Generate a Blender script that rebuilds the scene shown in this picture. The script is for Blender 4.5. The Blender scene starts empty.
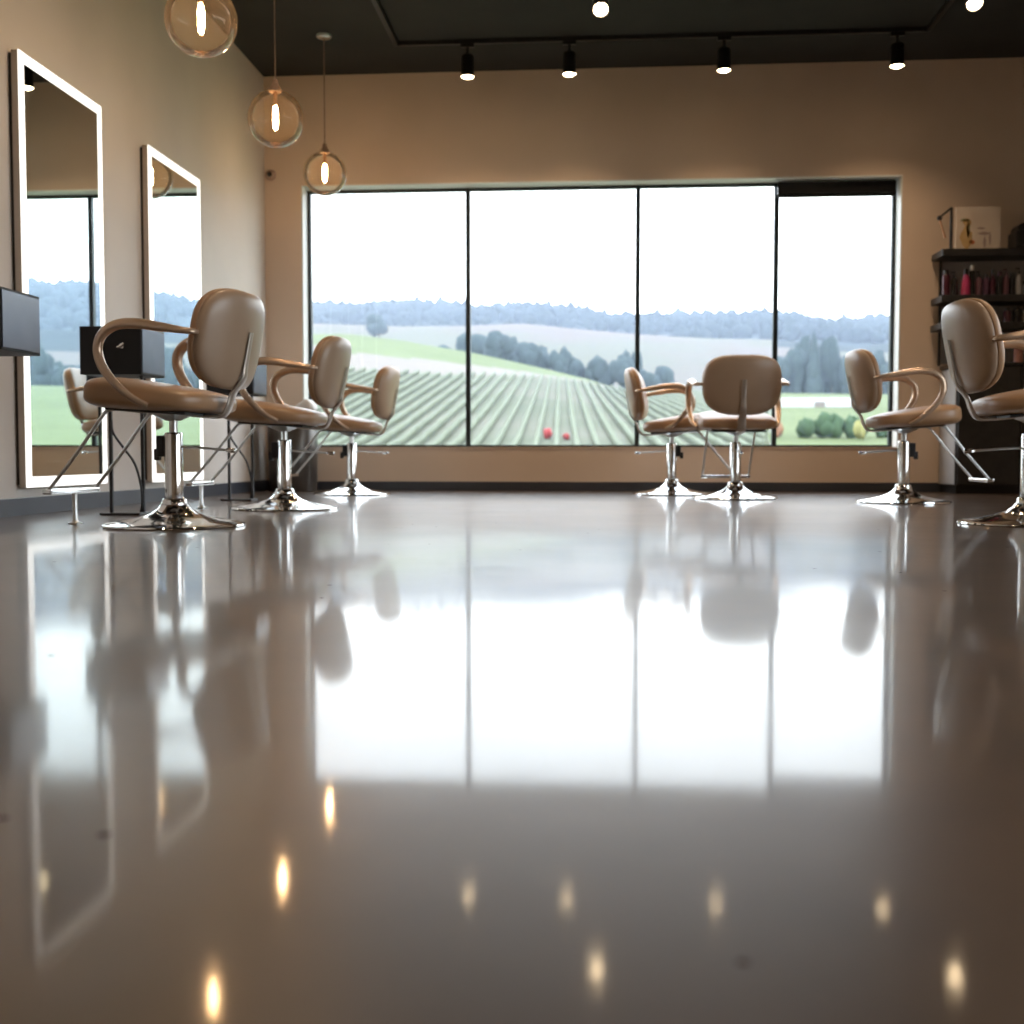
import bpy, bmesh, math, random
from mathutils import Vector, Matrix, Euler, noise
from math import sin, cos, pi, radians as R
random.seed(7)
scene = bpy.context.scene
col = scene.collection

# ------------------------------------------------------------------ materials
def mat(name, color=(.5,.5,.5), rough=.5, metal=0., coat=0., emit=None, estr=0., coat_rough=.05, spec=.5):
    m = bpy.data.materials.new(name); m.use_nodes = True
    b = m.node_tree.nodes['Principled BSDF']
    b.inputs['Base Color'].default_value = (*color, 1)
    b.inputs['Roughness'].default_value = rough
    b.inputs['Metallic'].default_value = metal
    b.inputs['Coat Weight'].default_value = coat
    b.inputs['Coat Roughness'].default_value = coat_rough
    b.inputs['Specular IOR Level'].default_value = spec
    if emit:
        b.inputs['Emission Color'].default_value = (*emit, 1)
        b.inputs['Emission Strength'].default_value = estr
    return m

def N(m, kind, **kw):
    n = m.node_tree.nodes.new(kind)
    for k, v in kw.items():
        if hasattr(n, k): setattr(n, k, v)
        else: n.inputs[k].default_value = v
    return n
def L(m, a, ao, b, bi): m.node_tree.links.new(a.outputs[ao], b.inputs[bi])

def noisy(m, c1, c2, scale=5., detail=4., bump=0., bscale=60., bdist=.002, coord='Object', ramp=(.35,.65)):
    """procedural colour variation of the material's own colour plus a fine bump"""
    bs = m.node_tree.nodes['Principled BSDF']
    tc = N(m, 'ShaderNodeTexCoord')
    nz = N(m, 'ShaderNodeTexNoise', Scale=scale, Detail=detail)
    L(m, tc, coord, nz, 'Vector')
    rp = N(m, 'ShaderNodeValToRGB')
    rp.color_ramp.elements[0].position = ramp[0]; rp.color_ramp.elements[1].position = ramp[1]
    rp.color_ramp.elements[0].color = (*c1, 1); rp.color_ramp.elements[1].color = (*c2, 1)
    L(m, nz, 'Fac', rp, 'Fac'); L(m, rp, 'Color', bs, 'Base Color')
    if bump:
        n2 = N(m, 'ShaderNodeTexNoise', Scale=bscale, Detail=3.)
        L(m, tc, coord, n2, 'Vector')
        bp = N(m, 'ShaderNodeBump', Strength=bump, Distance=bdist)
        L(m, n2, 'Fac', bp, 'Height'); L(m, bp, 'Normal', bs, 'Normal')
    return m

M = {}
M['wall'] = noisy(mat('wall_paint', rough=.62, spec=.35), (.62,.50,.395), (.66,.535,.425), 1.6, 3, .12, 140, .001)
M['wall_l'] = noisy(mat('pale_wall_paint', rough=.62, spec=.35), (.59,.548,.505), (.63,.585,.54), 1.6, 3, .12, 140, .001)
M['ceiling'] = noisy(mat('ceiling_paint', rough=.8, spec=.2), (.030,.030,.028), (.036,.036,.033), 2, 3)
M['baseboard'] = noisy(mat('baseboard_vinyl', rough=.35), (.035,.040,.050), (.045,.050,.062), 3, 2)
M['white_trim'] = noisy(mat('white_trim', rough=.4), (.72,.74,.72), (.76,.77,.75), 4, 2)
M['frame'] = noisy(mat('window_frame_metal', rough=.35, metal=.3), (.012,.020,.024), (.018,.026,.030), 9, 2)
M['uphol'] = noisy(mat('tan_vinyl', rough=.38, spec=.5), (.335,.195,.100), (.37,.22,.118), 6, 4, .15, 220, .001)
M['shell'] = noisy(mat('taupe_vinyl', rough=.34, spec=.5), (.335,.230,.152), (.365,.255,.170), 6, 4, .1, 220, .001)
M['arm'] = noisy(mat('champagne_metal', rough=.26, metal=.55), (.50,.365,.26), (.54,.395,.285), 9, 2)
M['satin'] = noisy(mat('satin_steel', rough=.32, metal=.6), (.44,.38,.32), (.48,.42,.36), 12, 2)
M['chrome'] = noisy(mat('chrome', rough=.09, metal=1.), (.74,.74,.73), (.80,.80,.79), 12, 2)
M['brushed'] = noisy(mat('brushed_steel', rough=.28, metal=1.), (.58,.58,.57), (.66,.66,.65), 30, 2)
M['black_metal'] = noisy(mat('black_metal', rough=.4, metal=.2), (.012,.012,.013), (.018,.018,.019), 9, 2)
M['black_gloss'] = noisy(mat('black_lacquer', rough=.22, coat=.5, coat_rough=.15), (.010,.010,.012), (.014,.014,.016), 5, 2)
M['black_matte'] = noisy(mat('black_laminate', rough=.5, spec=.25), (.008,.008,.009), (.011,.011,.012), 5, 2)
M['black_wood'] = noisy(mat('black_stained_wood', rough=.45), (.012,.011,.010), (.022,.020,.018), 14, 4)
M['grey_panel'] = noisy(mat('dark_grey_panel', rough=.6), (.28,.265,.25), (.32,.30,.285), 5, 3)
M['bin'] = noisy(mat('dark_bin_metal', rough=.3, metal=.7), (.10,.092,.085), (.13,.12,.11), 8, 3)
M['led'] = mat('led_diffuser', (.9,.9,.88), .4, emit=(1,.985,.94), estr=1.15)
M['cord'] = noisy(mat('pendant_cord', rough=.6), (.20,.13,.09), (.26,.17,.12), 30, 2)
M['copper'] = noisy(mat('copper', rough=.3, metal=.9), (.50,.26,.14), (.56,.30,.17), 14, 2)
m = bpy.data.materials.new('filament_glow'); m.use_nodes = True; _nt = m.node_tree; _nt.nodes.remove(_nt.nodes['Principled BSDF'])
_e = _nt.nodes.new('ShaderNodeEmission'); _e.inputs['Color'].default_value = (1,.62,.30,1); _e.inputs['Strength'].default_value = 80.
_t = _nt.nodes.new('ShaderNodeBsdfTransparent'); _a = _nt.nodes.new('ShaderNodeAddShader')
_nt.links.new(_e.outputs[0], _a.inputs[0]); _nt.links.new(_t.outputs[0], _a.inputs[1]); _nt.links.new(_a.outputs[0], _nt.nodes['Material Output'].inputs['Surface'])
M['filament'] = m
M['lens'] = mat('spot_lens', (1,.9,.7), .4, emit=(1,.74,.44), estr=34.)
M['white_plastic'] = noisy(mat('white_plastic', rough=.4), (.62,.58,.54), (.68,.64,.60), 8, 2)
M['cloth'] = noisy(mat('white_cloth', rough=.9), (.66,.66,.66), (.74,.74,.74), 10, 3, .4, 40, .004)

# mirror glass
m = noisy(mat('mirror_silver', rough=.012, metal=1.), (.80,.88,.88), (.81,.885,.885), 2, 1); M['mirror'] = m

def thin_glass(name, tint, refl_boost=0., translucent=0., tcol=(1,.7,.4), rough=.0):
    m = bpy.data.materials.new(name); m.use_nodes = True
    nt = m.node_tree; nt.nodes.remove(nt.nodes['Principled BSDF'])
    out = nt.nodes['Material Output']
    tr = N(m, 'ShaderNodeBsdfTransparent'); tr.inputs['Color'].default_value = (*tint, 1)
    gl = N(m, 'ShaderNodeBsdfGlossy', Roughness=rough)
    fr = N(m, 'ShaderNodeFresnel', IOR=1.45)
    geo = N(m, 'ShaderNodeNewGeometry')
    # a thin sheet reflects the same from either side
    ma = N(m, 'ShaderNodeMath', operation='MULTIPLY_ADD'); ma.inputs[1].default_value = 1.0 + refl_boost; ma.inputs[2].default_value = 0.01
    lw = N(m, 'ShaderNodeLayerWeight', Blend=.18)
    L(m, lw, 'Fresnel', ma, 0)
    mx = N(m, 'ShaderNodeMixShader')
    L(m, ma, 0, mx, 'Fac'); nt.links.new(tr.outputs[0], mx.inputs[1]); nt.links.new(gl.outputs[0], mx.inputs[2])
    last = mx
    if translucent:
        tl = N(m, 'ShaderNodeBsdfTranslucent'); tl.inputs['Color'].default_value = (*tcol, 1)
        m2 = N(m, 'ShaderNodeMixShader'); m2.inputs['Fac'].default_value = translucent
        nt.links.new(mx.outputs[0], m2.inputs[1]); nt.links.new(tl.outputs[0], m2.inputs[2]); last = m2
    nt.links.new(last.outputs[0], out.inputs['Surface'])
    return m
M['pane'] = thin_glass('window_glass', (.97,.985,.98))
M['globe'] = thin_glass('globe_glass', (.95,.91,.86), 1.1, .016, (1,.80,.58))

# polished concrete floor
def floor_mat():
    m = mat('polished_concrete', rough=.16)
    bs = m.node_tree.nodes['Principled BSDF']
    tc = N(m, 'ShaderNodeTexCoord')
    n1 = N(m, 'ShaderNodeTexNoise', Scale=1.3, Detail=8., Roughness=.62); L(m, tc, 'Object', n1, 'Vector')
    rp = N(m, 'ShaderNodeValToRGB'); e = rp.color_ramp.elements
    e[0].position=.34; e[0].color=(.052,.031,.018,1); e[1].position=.68; e[1].color=(.105,.067,.043,1)
    L(m, n1, 'Fac', rp, 'Fac')
    # dark specks and pits
    vo = N(m, 'ShaderNodeTexVoronoi', Scale=9.); vo.feature='F1'; L(m, tc, 'Object', vo, 'Vector')
    nsp = N(m, 'ShaderNodeTexNoise', Scale=60., Detail=2.); L(m, tc, 'Object', nsp, 'Vector')
    add = N(m, 'ShaderNodeMath', operation='MULTIPLY_ADD'); L(m, nsp, 'Fac', add, 0); add.inputs[1].default_value=.05; L(m, vo, 'Distance', add, 2)
    lt = N(m, 'ShaderNodeMath', operation='LESS_THAN'); L(m, add, 0, lt, 0); lt.inputs[1].default_value=.072
    # only some cells carry a speck
    sepc = N(m, 'ShaderNodeSeparateColor'); L(m, vo, 'Color', sepc, 'Color')
    gt = N(m, 'ShaderNodeMath', operation='GREATER_THAN'); L(m, sepc, 'Red', gt, 0); gt.inputs[1].default_value=.55
    sp = N(m, 'ShaderNodeMath', operation='MULTIPLY'); L(m, lt, 0, sp, 0); L(m, gt, 0, sp, 1)
    mx = N(m, 'ShaderNodeMix', data_type='RGBA'); 
    m.node_tree.links.new(sp.outputs[0], mx.inputs[0]); m.node_tree.links.new(rp.outputs[0], mx.inputs[6]); mx.inputs[7].default_value=(.03,.022,.018,1)
    m.node_tree.links.new(mx.outputs[2], bs.inputs['Base Color'])
    # scratches: thin stretched noise lines
    mp = N(m, 'ShaderNodeMapping'); mp.inputs['Scale'].default_value=(3.0,38.,1.); mp.inputs['Rotation'].default_value=(0,0,.06); L(m, tc, 'Object', mp, 'Vector')
    n2 = N(m, 'ShaderNodeTexNoise', Scale=1., Detail=5., Roughness=.7); L(m, mp, 'Vector', n2, 'Vector')
    n3 = N(m, 'ShaderNodeTexNoise', Scale=2.2, Detail=6., Roughness=.6); L(m, tc, 'Object', n3, 'Vector')
    # roughness: mottled polish
    mr = N(m, 'ShaderNodeMapRange'); L(m, n3, 'Fac', mr, 0)
    mr.inputs['From Min'].default_value=.3; mr.inputs['From Max'].default_value=.7
    mr.inputs['To Min'].default_value=.035; mr.inputs['To Max'].default_value=.10
    ms = N(m, 'ShaderNodeMath', operation='MULTIPLY_ADD'); L(m, sp, 0, ms, 0); ms.inputs[1].default_value=.5; L(m, mr, 0, ms, 2)
    L(m, ms, 0, bs, 'Coat Roughness'); bs.inputs['Roughness'].default_value = .35; bs.inputs['Coat IOR'].default_value = 1.42; 
    cs = N(m, 'ShaderNodeMath', operation='MULTIPLY_ADD'); L(m, sp, 0, cs, 0); cs.inputs[1].default_value = -.36; cs.inputs[2].default_value = .36; L(m, cs, 0, bs, 'Specular IOR Level')
    cw = N(m, 'ShaderNodeMath', operation='MULTIPLY_ADD'); L(m, sp, 0, cw, 0); cw.inputs[1].default_value = -.60; cw.inputs[2].default_value = .60; L(m, cw, 0, bs, 'Coat Weight')
    n4 = N(m, 'ShaderNodeTexNoise', Scale=170., Detail=3.); L(m, tc, 'Object', n4, 'Vector')
    b1 = N(m, 'ShaderNodeBump', Strength=.05, Distance=.0006); L(m, n2, 'Fac', b1, 'Height')
    b2 = N(m, 'ShaderNodeBump', Strength=.055, Distance=.0004); L(m, n4, 'Fac', b2, 'Height'); L(m, b1, 'Normal', b2, 'Normal')
    L(m, b2, 'Normal', bs, 'Normal'); L(m, b2, 'Normal', bs, 'Coat Normal')
    bs.inputs['IOR'].default_value = 1.5
    return m
M['floor'] = floor_mat()

# ------------------------------------------------------------------ mesh helpers
def obj(name, bm, m, parent=None, smooth=False, loc=None):
    me = bpy.data.meshes.new(name); bm.to_mesh(me); bm.free()
    o = bpy.data.objects.new(name, me); col.objects.link(o)
    for mm in (m if isinstance(m, (list, tuple)) else [m]): me.materials.append(mm)
    if smooth:
        for p in me.polygons: p.use_smooth = True
        try: me.set_sharp_from_angle(angle=R(50))
        except Exception: pass
    if loc: o.location = loc
    if parent: o.parent = parent
    return o

def tag(o, label=None, cat=None, group=None, kind=None):
    if label: o['label'] = label
    if cat: o['category'] = cat
    if group: o['group'] = group
    if kind: o['kind'] = kind
    return o

def thing(name, label, cat, loc=(0,0,0), rz=0, group=None):
    o = bpy.data.objects.new(name, None); col.objects.link(o)
    o.empty_display_size = .1
    o.location = loc; o.rotation_euler = (0,0,rz)
    return tag(o, label, cat, group)

def dup(root, loc, rz, label, group=None):
    r = root.copy(); col.objects.link(r); r.location = loc; r.rotation_euler = (0,0,rz)
    r['label'] = label
    if group: r['group'] = group
    for ch in list(root.children):
        c = ch.copy(); col.objects.link(c); c.parent = r
        for g in ch.children:
            d = g.copy(); col.objects.link(d); d.parent = c
    return r

def box(bm, lo, hi, bev=0, mi=0, rot=None):
    lo, hi = Vector(lo), Vector(hi)
    r = bmesh.ops.create_cube(bm, size=1.)
    vs = r['verts']; c = (lo+hi)/2; s = hi-lo
    for v in vs:
        v.co = Vector((v.co.x*s.x, v.co.y*s.y, v.co.z*s.z))
        if rot: v.co = rot @ v.co
        v.co += c
    fs = {f for v in vs for f in v.link_faces}
    for f in fs: f.material_index = mi
    if bev:
        es = {e for v in vs for e in v.link_edges}
        bmesh.ops.bevel(bm, geom=list(es), offset=bev, segments=2, affect='EDGES', profile=.6)
    return vs

def lathe(bm, prof, seg=32, c=(0,0,0), cap=True):
    rings = []
    for r, z in prof:
        if r < 1e-6: rings.append([bm.verts.new((c[0],c[1],c[2]+z))])
        else: rings.append([bm.verts.new((c[0]+r*cos(2*pi*i/seg), c[1]+r*sin(2*pi*i/seg), c[2]+z)) for i in range(seg)])
    for a, b in zip(rings, rings[1:]):
        for i in range(seg):
            j = (i+1) % seg
            if len(a) == 1 and len(b) == 1: continue
            if len(a) == 1: bm.faces.new((a[0], b[j], b[i]))
            elif len(b) == 1: bm.faces.new((a[i], a[j], b[0]))
            else: bm.faces.new((a[i], a[j], b[j], b[i]))
    if cap:
        if len(rings[0]) > 1: bm.faces.new(list(reversed(rings[0])))
        if len(rings[-1]) > 1: bm.faces.new(rings[-1])
    bmesh.ops.recalc_face_normals(bm, faces=bm.faces)

def catmull(pts, n=6):
    P = [Vector(p) for p in pts]; P = [2*P[0]-P[1]] + P + [2*P[-1]-P[-2]]
    out = []
    for i in range(1, len(P)-2):
        for k in range(n):
            t = k/n; a,b,c,d = P[i-1],P[i],P[i+1],P[i+2]
            out.append(.5*((2*b)+(-a+c)*t+(2*a-5*b+4*c-d)*t*t+(-a+3*b-3*c+d)*t**3))
    out.append(P[-2]); return out

def tube(bm, pts, r, seg=10, flat=1., up=(0,1,0), smoothn=0):
    """tube along pts; r number or list; 'flat' stretches the section along up"""
    if smoothn:
        k = len(pts)
        if not isinstance(r, (int,float)):
            rr = []
            for i in range(k-1):
                for j in range(smoothn): rr.append(r[i]+(r[i+1]-r[i])*j/smoothn)
            rr.append(r[-1]); r = rr
        pts = catmull(pts, smoothn)
    pts = [Vector(p) for p in pts]; n = len(pts)
    rs = [r]*n if isinstance(r, (int,float)) else r
    rings = []; prev = None
    for i, p in enumerate(pts):
        t = (pts[min(i+1,n-1)] - pts[max(i-1,0)]).normalized()
        u = Vector(up) if prev is None else prev
        u = (u - t*u.dot(t))
        if u.length < 1e-4: u = t.orthogonal()
        u.normalize(); prev = u; w = t.cross(u)
        rings.append([bm.verts.new(p + u*cos(2*pi*k/seg)*rs[i]*flat + w*sin(2*pi*k/seg)*rs[i]) for k in range(seg)])
    for a, b in zip(rings, rings[1:]):
        for i in range(seg):
            j = (i+1) % seg; bm.faces.new((a[i], a[j], b[j], b[i]))
    bm.faces.new(list(reversed(rings[0]))); bm.faces.new(rings[-1])
    bmesh.ops.recalc_face_normals(bm, faces=bm.faces)

def superq(bm, half, e_prof, e_plan, axis='z', nu=28, nv=40, fn=None):
    def sp(v, e): return math.copysign(abs(v)**e, v)
    rings = []
    for i in range(nu+1):
        eta = -pi/2 + pi*i/nu
        cz, sz = sp(cos(eta), e_prof), sp(sin(eta), e_prof)
        ring = []
        for j in range(nv):
            om = 2*pi*j/nv
            a, b, c = cz*sp(cos(om), e_plan), cz*sp(sin(om), e_plan), sz
            p = (a*half[0], b*half[1], c*half[2]) if axis == 'z' else (c*half[0], a*half[1], b*half[2])
            if fn: p = fn(*p)
            ring.append(bm.verts.new(p))
            if i in (0, nu): break
        rings.append(ring)
    for a, b in zip(rings, rings[1:]):
        for i in range(nv):
            j = (i+1) % nv
            if len(a) == 1: bm.faces.new((a[0], b[j], b[i]))
            elif len(b) == 1: bm.faces.new((a[i], a[j], b[0]))
            else: bm.faces.new((a[i], a[j], b[j], b[i]))
    bmesh.ops.recalc_face_normals(bm, faces=bm.faces)

def nb(): return bmesh.new()

# ------------------------------------------------------------------ room shell
XL, XR, YB, YF, ZC = -2.80, 4.25, 9.44, -3.0, 3.43
WX0, WX1, WZ0, WZ1 = -2.490, 2.400, .355, 2.535
T = .26
def struct(name, bm, m, **k): return tag(obj(name, bm, m, **k), kind='structure')

bm = nb(); box(bm, (XL-T,YF-T,-.12), (XR+T,YB+T,0)); struct('floor', bm, M['floor'])
bm = nb(); box(bm, (XL-T,YF-T,ZC), (XR+T,YB+T,ZC+.12)); struct('ceiling', bm, M['ceiling'])
bm = nb(); box(bm, (XL-T,YF,0), (XL,YB,ZC)); struct('wall_left', bm, M['wall_l'])
W2 = (.8, 6.2, .45, 2.55)   # unseen window added in the right wall to brighten the room
bm = nb(); box(bm, (XR,YF,0), (XR+T,W2[0],ZC)); box(bm, (XR,W2[1],0), (XR+T,YB,ZC))
box(bm, (XR,W2[0],0), (XR+T,W2[1],W2[2])); box(bm, (XR,W2[0],W2[3]), (XR+T,W2[1],ZC)); struct('wall_right', bm, M['wall'])
w2 = bpy.data.objects.new('fill_window', None); col.objects.link(w2); tag(w2, kind='structure'); w2.location = (XR+.17, W2[0], W2[2])
bm = nb(); H2 = W2[3]-W2[2]; L2 = W2[1]-W2[0]
box(bm, (-.025,0,0), (.025,.03,H2)); box(bm, (-.025,L2-.03,0), (.025,L2,H2)); box(bm, (-.025,.03,0), (.025,L2-.03,.02)); box(bm, (-.025,.03,H2-.03), (.025,L2-.03,H2))
obj('window_frame', bm, M['frame'], w2)
for k in (1,2):
    bm = nb(); box(bm, (-.025,L2*k/3-.02,.02), (.025,L2*k/3+.02,H2-.03)); obj('mullion', bm, M['frame'], w2)
for k in range(3):
    bm = nb(); a, b = L2*k/3+.02, L2*(k+1)/3-.02
    bm.faces.new([bm.verts.new(p) for p in ((0,a,.02),(0,b,.02),(0,b,H2-.03),(0,a,H2-.03))]); obj('pane', bm, M['pane'], w2)
bm = nb(); box(bm, (XL-T,YF-T,0), (XR+T,YF,ZC)); struct('wall_front', bm, M['wall'])
bm = nb()
box(bm, (XL-T,YB,0), (WX0,YB+T,ZC)); box(bm, (WX1,YB,0), (XR+T,YB+T,ZC))
box(bm, (WX0,YB,0), (WX1,YB+T,WZ0)); box(bm, (WX0,YB,WZ1), (WX1,YB+T,ZC))
struct('wall_back', bm, M['wall'])
BH = .085
bm = nb(); box(bm, (XL,YF,0), (XL+.012,YB,BH), .003); struct('baseboard_left', bm, M['baseboard'])
bm = nb(); box(bm, (XL+.012,YB-.012,0), (XR,YB,BH-.01), .003); struct('baseboard_back', bm, M['baseboard'])
bm = nb(); box(bm, (XR-.012,YF,0), (XR,YB-.012,BH), .003); struct('baseboard_right', bm, M['baseboard'])
# white lining of the window opening
bm = nb(); t = .012
box(bm, (WX0,YB-.004,WZ0), (WX0+t,YB+.17,WZ1)); box(bm, (WX1-t,YB-.004,WZ0), (WX1,YB+.17,WZ1))
box(bm, (WX0,YB-.004,WZ1-t), (WX1,YB+.17,WZ1)); 
struct('trim_1', bm, M['white_trim'])
bm = nb(); box(bm, (WX0,YB-.006,WZ0-.004), (WX1,YB+.17,WZ0+.008)); struct('trim_2', bm, M['wall'])
# window: frame, mullions, four panes
FX0, FX1, FZ0, FZ1 = WX0+t, WX1-t, WZ0+.008, WZ1-t
fy0, fy1 = YB+.15, YB+.20
win = bpy.data.objects.new('window_1', None); col.objects.link(win); tag(win, kind='structure'); win.location = (0, YB+.175, WZ0)
def wpart(name, bm, m):
    bmesh.ops.translate(bm, verts=bm.verts, vec=(0, -(YB+.175), -WZ0)); return obj(name, bm, m, win)
bm = nb(); fw = .028
box(bm, (FX0,fy0,FZ0), (FX0+fw,fy1,FZ1)); box(bm, (FX1-fw,fy0,FZ0), (FX1,fy1,FZ1))
box(bm, (FX0+fw,fy0,FZ1-fw*.8), (FX1-fw,fy1,FZ1)); box(bm, (FX0+fw,fy0,FZ0), (FX1-fw,fy1,FZ0+.018))
wpart('window_frame', bm, M['frame'])
mull = [-1.113, .304, 1.434]
for x in mull:
    bm = nb(); box(bm, (x-.019,fy0,FZ0+.018), (x+.019,fy1,FZ1-fw*.8)); wpart('mullion', bm, M['frame'])
ed = [FX0+fw] + mull + [FX1-fw]
for a, b in zip(ed, ed[1:]):
    bm = nb(); yy = YB+.175
    vs = [bm.verts.new(p) for p in ((a+.0,yy,FZ0+.018),(b,yy,FZ0+.018),(b,yy,FZ1-fw*.8),(a,yy,FZ1-fw*.8))]
    bm.faces.new(vs); wpart('pane', bm, M['pane'])
# dark roller blind housing at the head of the right-hand light
rb = thing('roller_blind', 'rolled-up dark blind housing across the top of the rightmost window pane', 'blind', (1.912, YB+.10, 2.412))
bm = nb(); box(bm, (-.485,-.03,0), (.455,.032,.10), .006); obj('blind_housing', bm, M['black_gloss'], rb)
bm = nb(); box(bm, (-.485,-.012,-.022), (.455,.012,-.001), .004); obj('bottom_rail', bm, M['black_metal'], rb)

# ------------------------------------------------------------------ salon chair (faces local +x)
def back_fn(off, half=0):
    tl = R(11)
    def fn(x, y, z):
        if half > 0 and x < 0: x *= .10
        if half < 0 and x > 0: x *= .12
        y *= 1 + .30*min(0., z+.04) + .04*max(0., z)
        x = x + off + .75*y*y
        z2 = z + .2
        X = -.246 + x*cos(tl) - z2*sin(tl)*1.0; Z = .562 + z2*.965*cos(tl) + x*sin(tl)
        return (X, y, Z)
    return fn
def make_chair(label):
    t = thing('salon_chair', label, 'chair')
    bm = nb()
    lathe(bm, [(.0,0),(.283,0),(.286,.004),(.284,.010),(.262,.016),(.205,.025),(.145,.037),(.095,.054),(.066,.074),(.056,.088),(.0,.088)], 56)
    obj('base', bm, M['chrome'], t, True)
    bm = nb(); lathe(bm, [(.0,.085),(.052,.085),(.054,.092),(.050,.098),(.050,.108),(.044,.114),(.0,.114)], 32)
    obj('collar', bm, M['chrome'], t, True)
    bm = nb(); lathe(bm, [(.0,.110),(.037,.110),(.037,.375),(.034,.384),(.0,.384)], 32)
    obj('sleeve', bm, M['chrome'], t, True)
    bm = nb(); lathe(bm, [(.0,.383),(.017,.383),(.017,.447),(.0,.447)], 20)
    obj('piston', bm, M['brushed'], t, True)
    bm = nb(); lathe(bm, [(.0,.432),(.030,.432),(.045,.440),(.075,.452),(.085,.460),(.0,.460)], 28)
    obj('seat_mount', bm, M['brushed'], t, True)
    # pump lever with its housing
    bm = nb(); box(bm, (.030,-.026,.285), (.066,.026,.372), .006); box(bm, (.060,-.012,.270), (.085,.012,.318), .005)
    pm = obj('pump_housing', bm, M['black_metal'], t)
    bm = nb(); tube(bm, [(-.035,.0,.325),(-.12,.0,.321),(-.235,.0,.312)], .0055, 8)
    lv = obj('lever', bm, M['brushed'], t, True)
    bm = nb(); tube(bm, [(-.232,.0,.3123),(-.240,0,.312),(-.272,.0,.3095),(-.276,0,.309)], [.006,.010,.010,.006], 10)
    tag(obj('lever_tip', bm, M['chrome'], lv, True), 'shiny chrome grip')
    # seat
    def sf(x, y, z):
        f = (x+.25)/.5
        z = z*(.74+.46*f) + .010*(1-(y/.27)**2)*(1 if z > 0 else 0)
        X = x*cos(R(6)) - z*sin(R(6)); Z = z*cos(R(6)) + x*sin(R(6)) - .006*max(0,f-.6)
        return (X+.048, y, Z+.522)
    bm = nb(); superq(bm, (.262,.268,.057), .55, .55, 'z', 24, 56, sf)
    st = obj('seat', bm, M['uphol'], t, True)
    bm = nb(); box(bm, (-.15,-.18,.4600), (.20,.18,.473), .004, rot=Matrix.Rotation(-R(4),3,'Y'))
    obj('seat_pan', bm, M['black_metal'], t)
    # back: padded front and smooth outer shell
    bm = nb(); superq(bm, (.060,.258,.206), .66, .64, 'x', 30, 64, back_fn(.002, 1)); obj('back_cushion', bm, M['uphol'], t, True)
    bm = nb(); superq(bm, (.050,.256,.204), .60, .64, 'x', 30, 64, back_fn(-.002, -1)); obj('back_shell', bm, M['shell'], t, True)
    # upright bar up the outside of the back
    fb = back_fn(-.060)
    p = [(-.06,0,.458),(-.16,0,.448),(-.222,0,.452),(-.250,0,.490),(-.268,0,.54)]
    for zz in (-.15,-.10,-.03,.045): q = fb(0,0,zz); p.append(q)
    bm = nb(); tube(bm, p, [.0080,.0080,.0085,.0085,.0080,.0062,.0050,.0045,.0042], 12, 3.4, (0,1,0), 5); obj('back_bar', bm, M['satin'], t, True)
    # arms
    for s in (-1, 1):
        yy = s*.305
        pts = [(-.255,s*.232,.770),(-.245,s*.285,.768),(-.215,yy,.770),(-.12,yy,.785),(-.02,yy,.800),(.065,yy,.795),(.125,yy,.757),(.142,yy,.70),(.122,yy,.635),(.07,s*.298,.570),(.015,s*.285,.520),(-.04,s*.26,.488)]
        pts = [(a+.004,b,c-.006) for a,b,c in pts]; pts[0] = (-.240,)+pts[0][1:]
        rr = [.010,.011,.012,.017,.0195,.0195,.0195,.019,.018,.016,.014,.011]
        bm = nb(); tube(bm, pts, rr, 14, 1.25, (0,1,0), 5)
        obj('armrest', bm, M['arm'], t, True)
    # footrest: two rods and a plate
    for s in (-1, 1):
        bm = nb(); tube(bm, [(.02,s*.165,.462),(.15,s*.165,.474),(.197,s*.165,.468),(.228,s*.165,.435),(.335,s*.165,.300),(.472,s*.165,.142)], .0075, 10, 1, (0,1,0), 4)
        obj('footrest_rod', bm, M['brushed'], t, True)
    bm = nb(); box(bm, (.449,-.175,.131), (.491,.175,.153), .006); obj('foot_plate', bm, M['chrome'], t)
    return t

ch = make_chair('nearest tan salon chair on the left, in front of the tall lit mirrors')
chair_spots = [
 ((-1.745,4.563), 172, 'nearest tan salon chair on the left, in front of the tall lit mirrors', 1),
 ((-1.706,6.072), 180, 'tan salon chair second along the left row, between the nearest and the farthest', 1),
 ((-1.846,8.387), 180, 'farthest and smallest tan salon chair of the left row, before the left window pane', 0),
 ((.535,8.619), -6, 'tan salon chair seen side-on before the third mullion, overlapping the one shown from behind', 0),
 ((.917,7.853), 92, 'tan salon chair seen squarely from behind, its back turned to the camera', 0),
 ((1.886,7.278), 0, 'tan salon chair facing right beneath the dark blind, left of the black cabinet', 0),
 ((1.825,5.015), 0, 'large tan salon chair cut off by the right edge of the photo', 0)]
chairs = []
for i, ((x, y), a, lab, post) in enumerate(chair_spots):
    c = ch if i == 0 else dup(ch, (x,y,0), R(a), lab)
    c.location = (x,y,0); c.rotation_euler = (0,0,R(a)); c['label'] = lab; c['group'] = 'salon chairs'
    if i == 1: c.scale = (1,1,.975)
    chairs.append((c, post))
for c, post in chairs:
    if post:
        bm = nb(); lathe(bm, [(0,0),(.030,0),(.030,.006),(.014,.012),(.011,.020),(.011,.132),(0,.132)], 16, (.471,-.02,0))
        obj('footrest_post', bm, M['brushed'], c, True)

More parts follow.
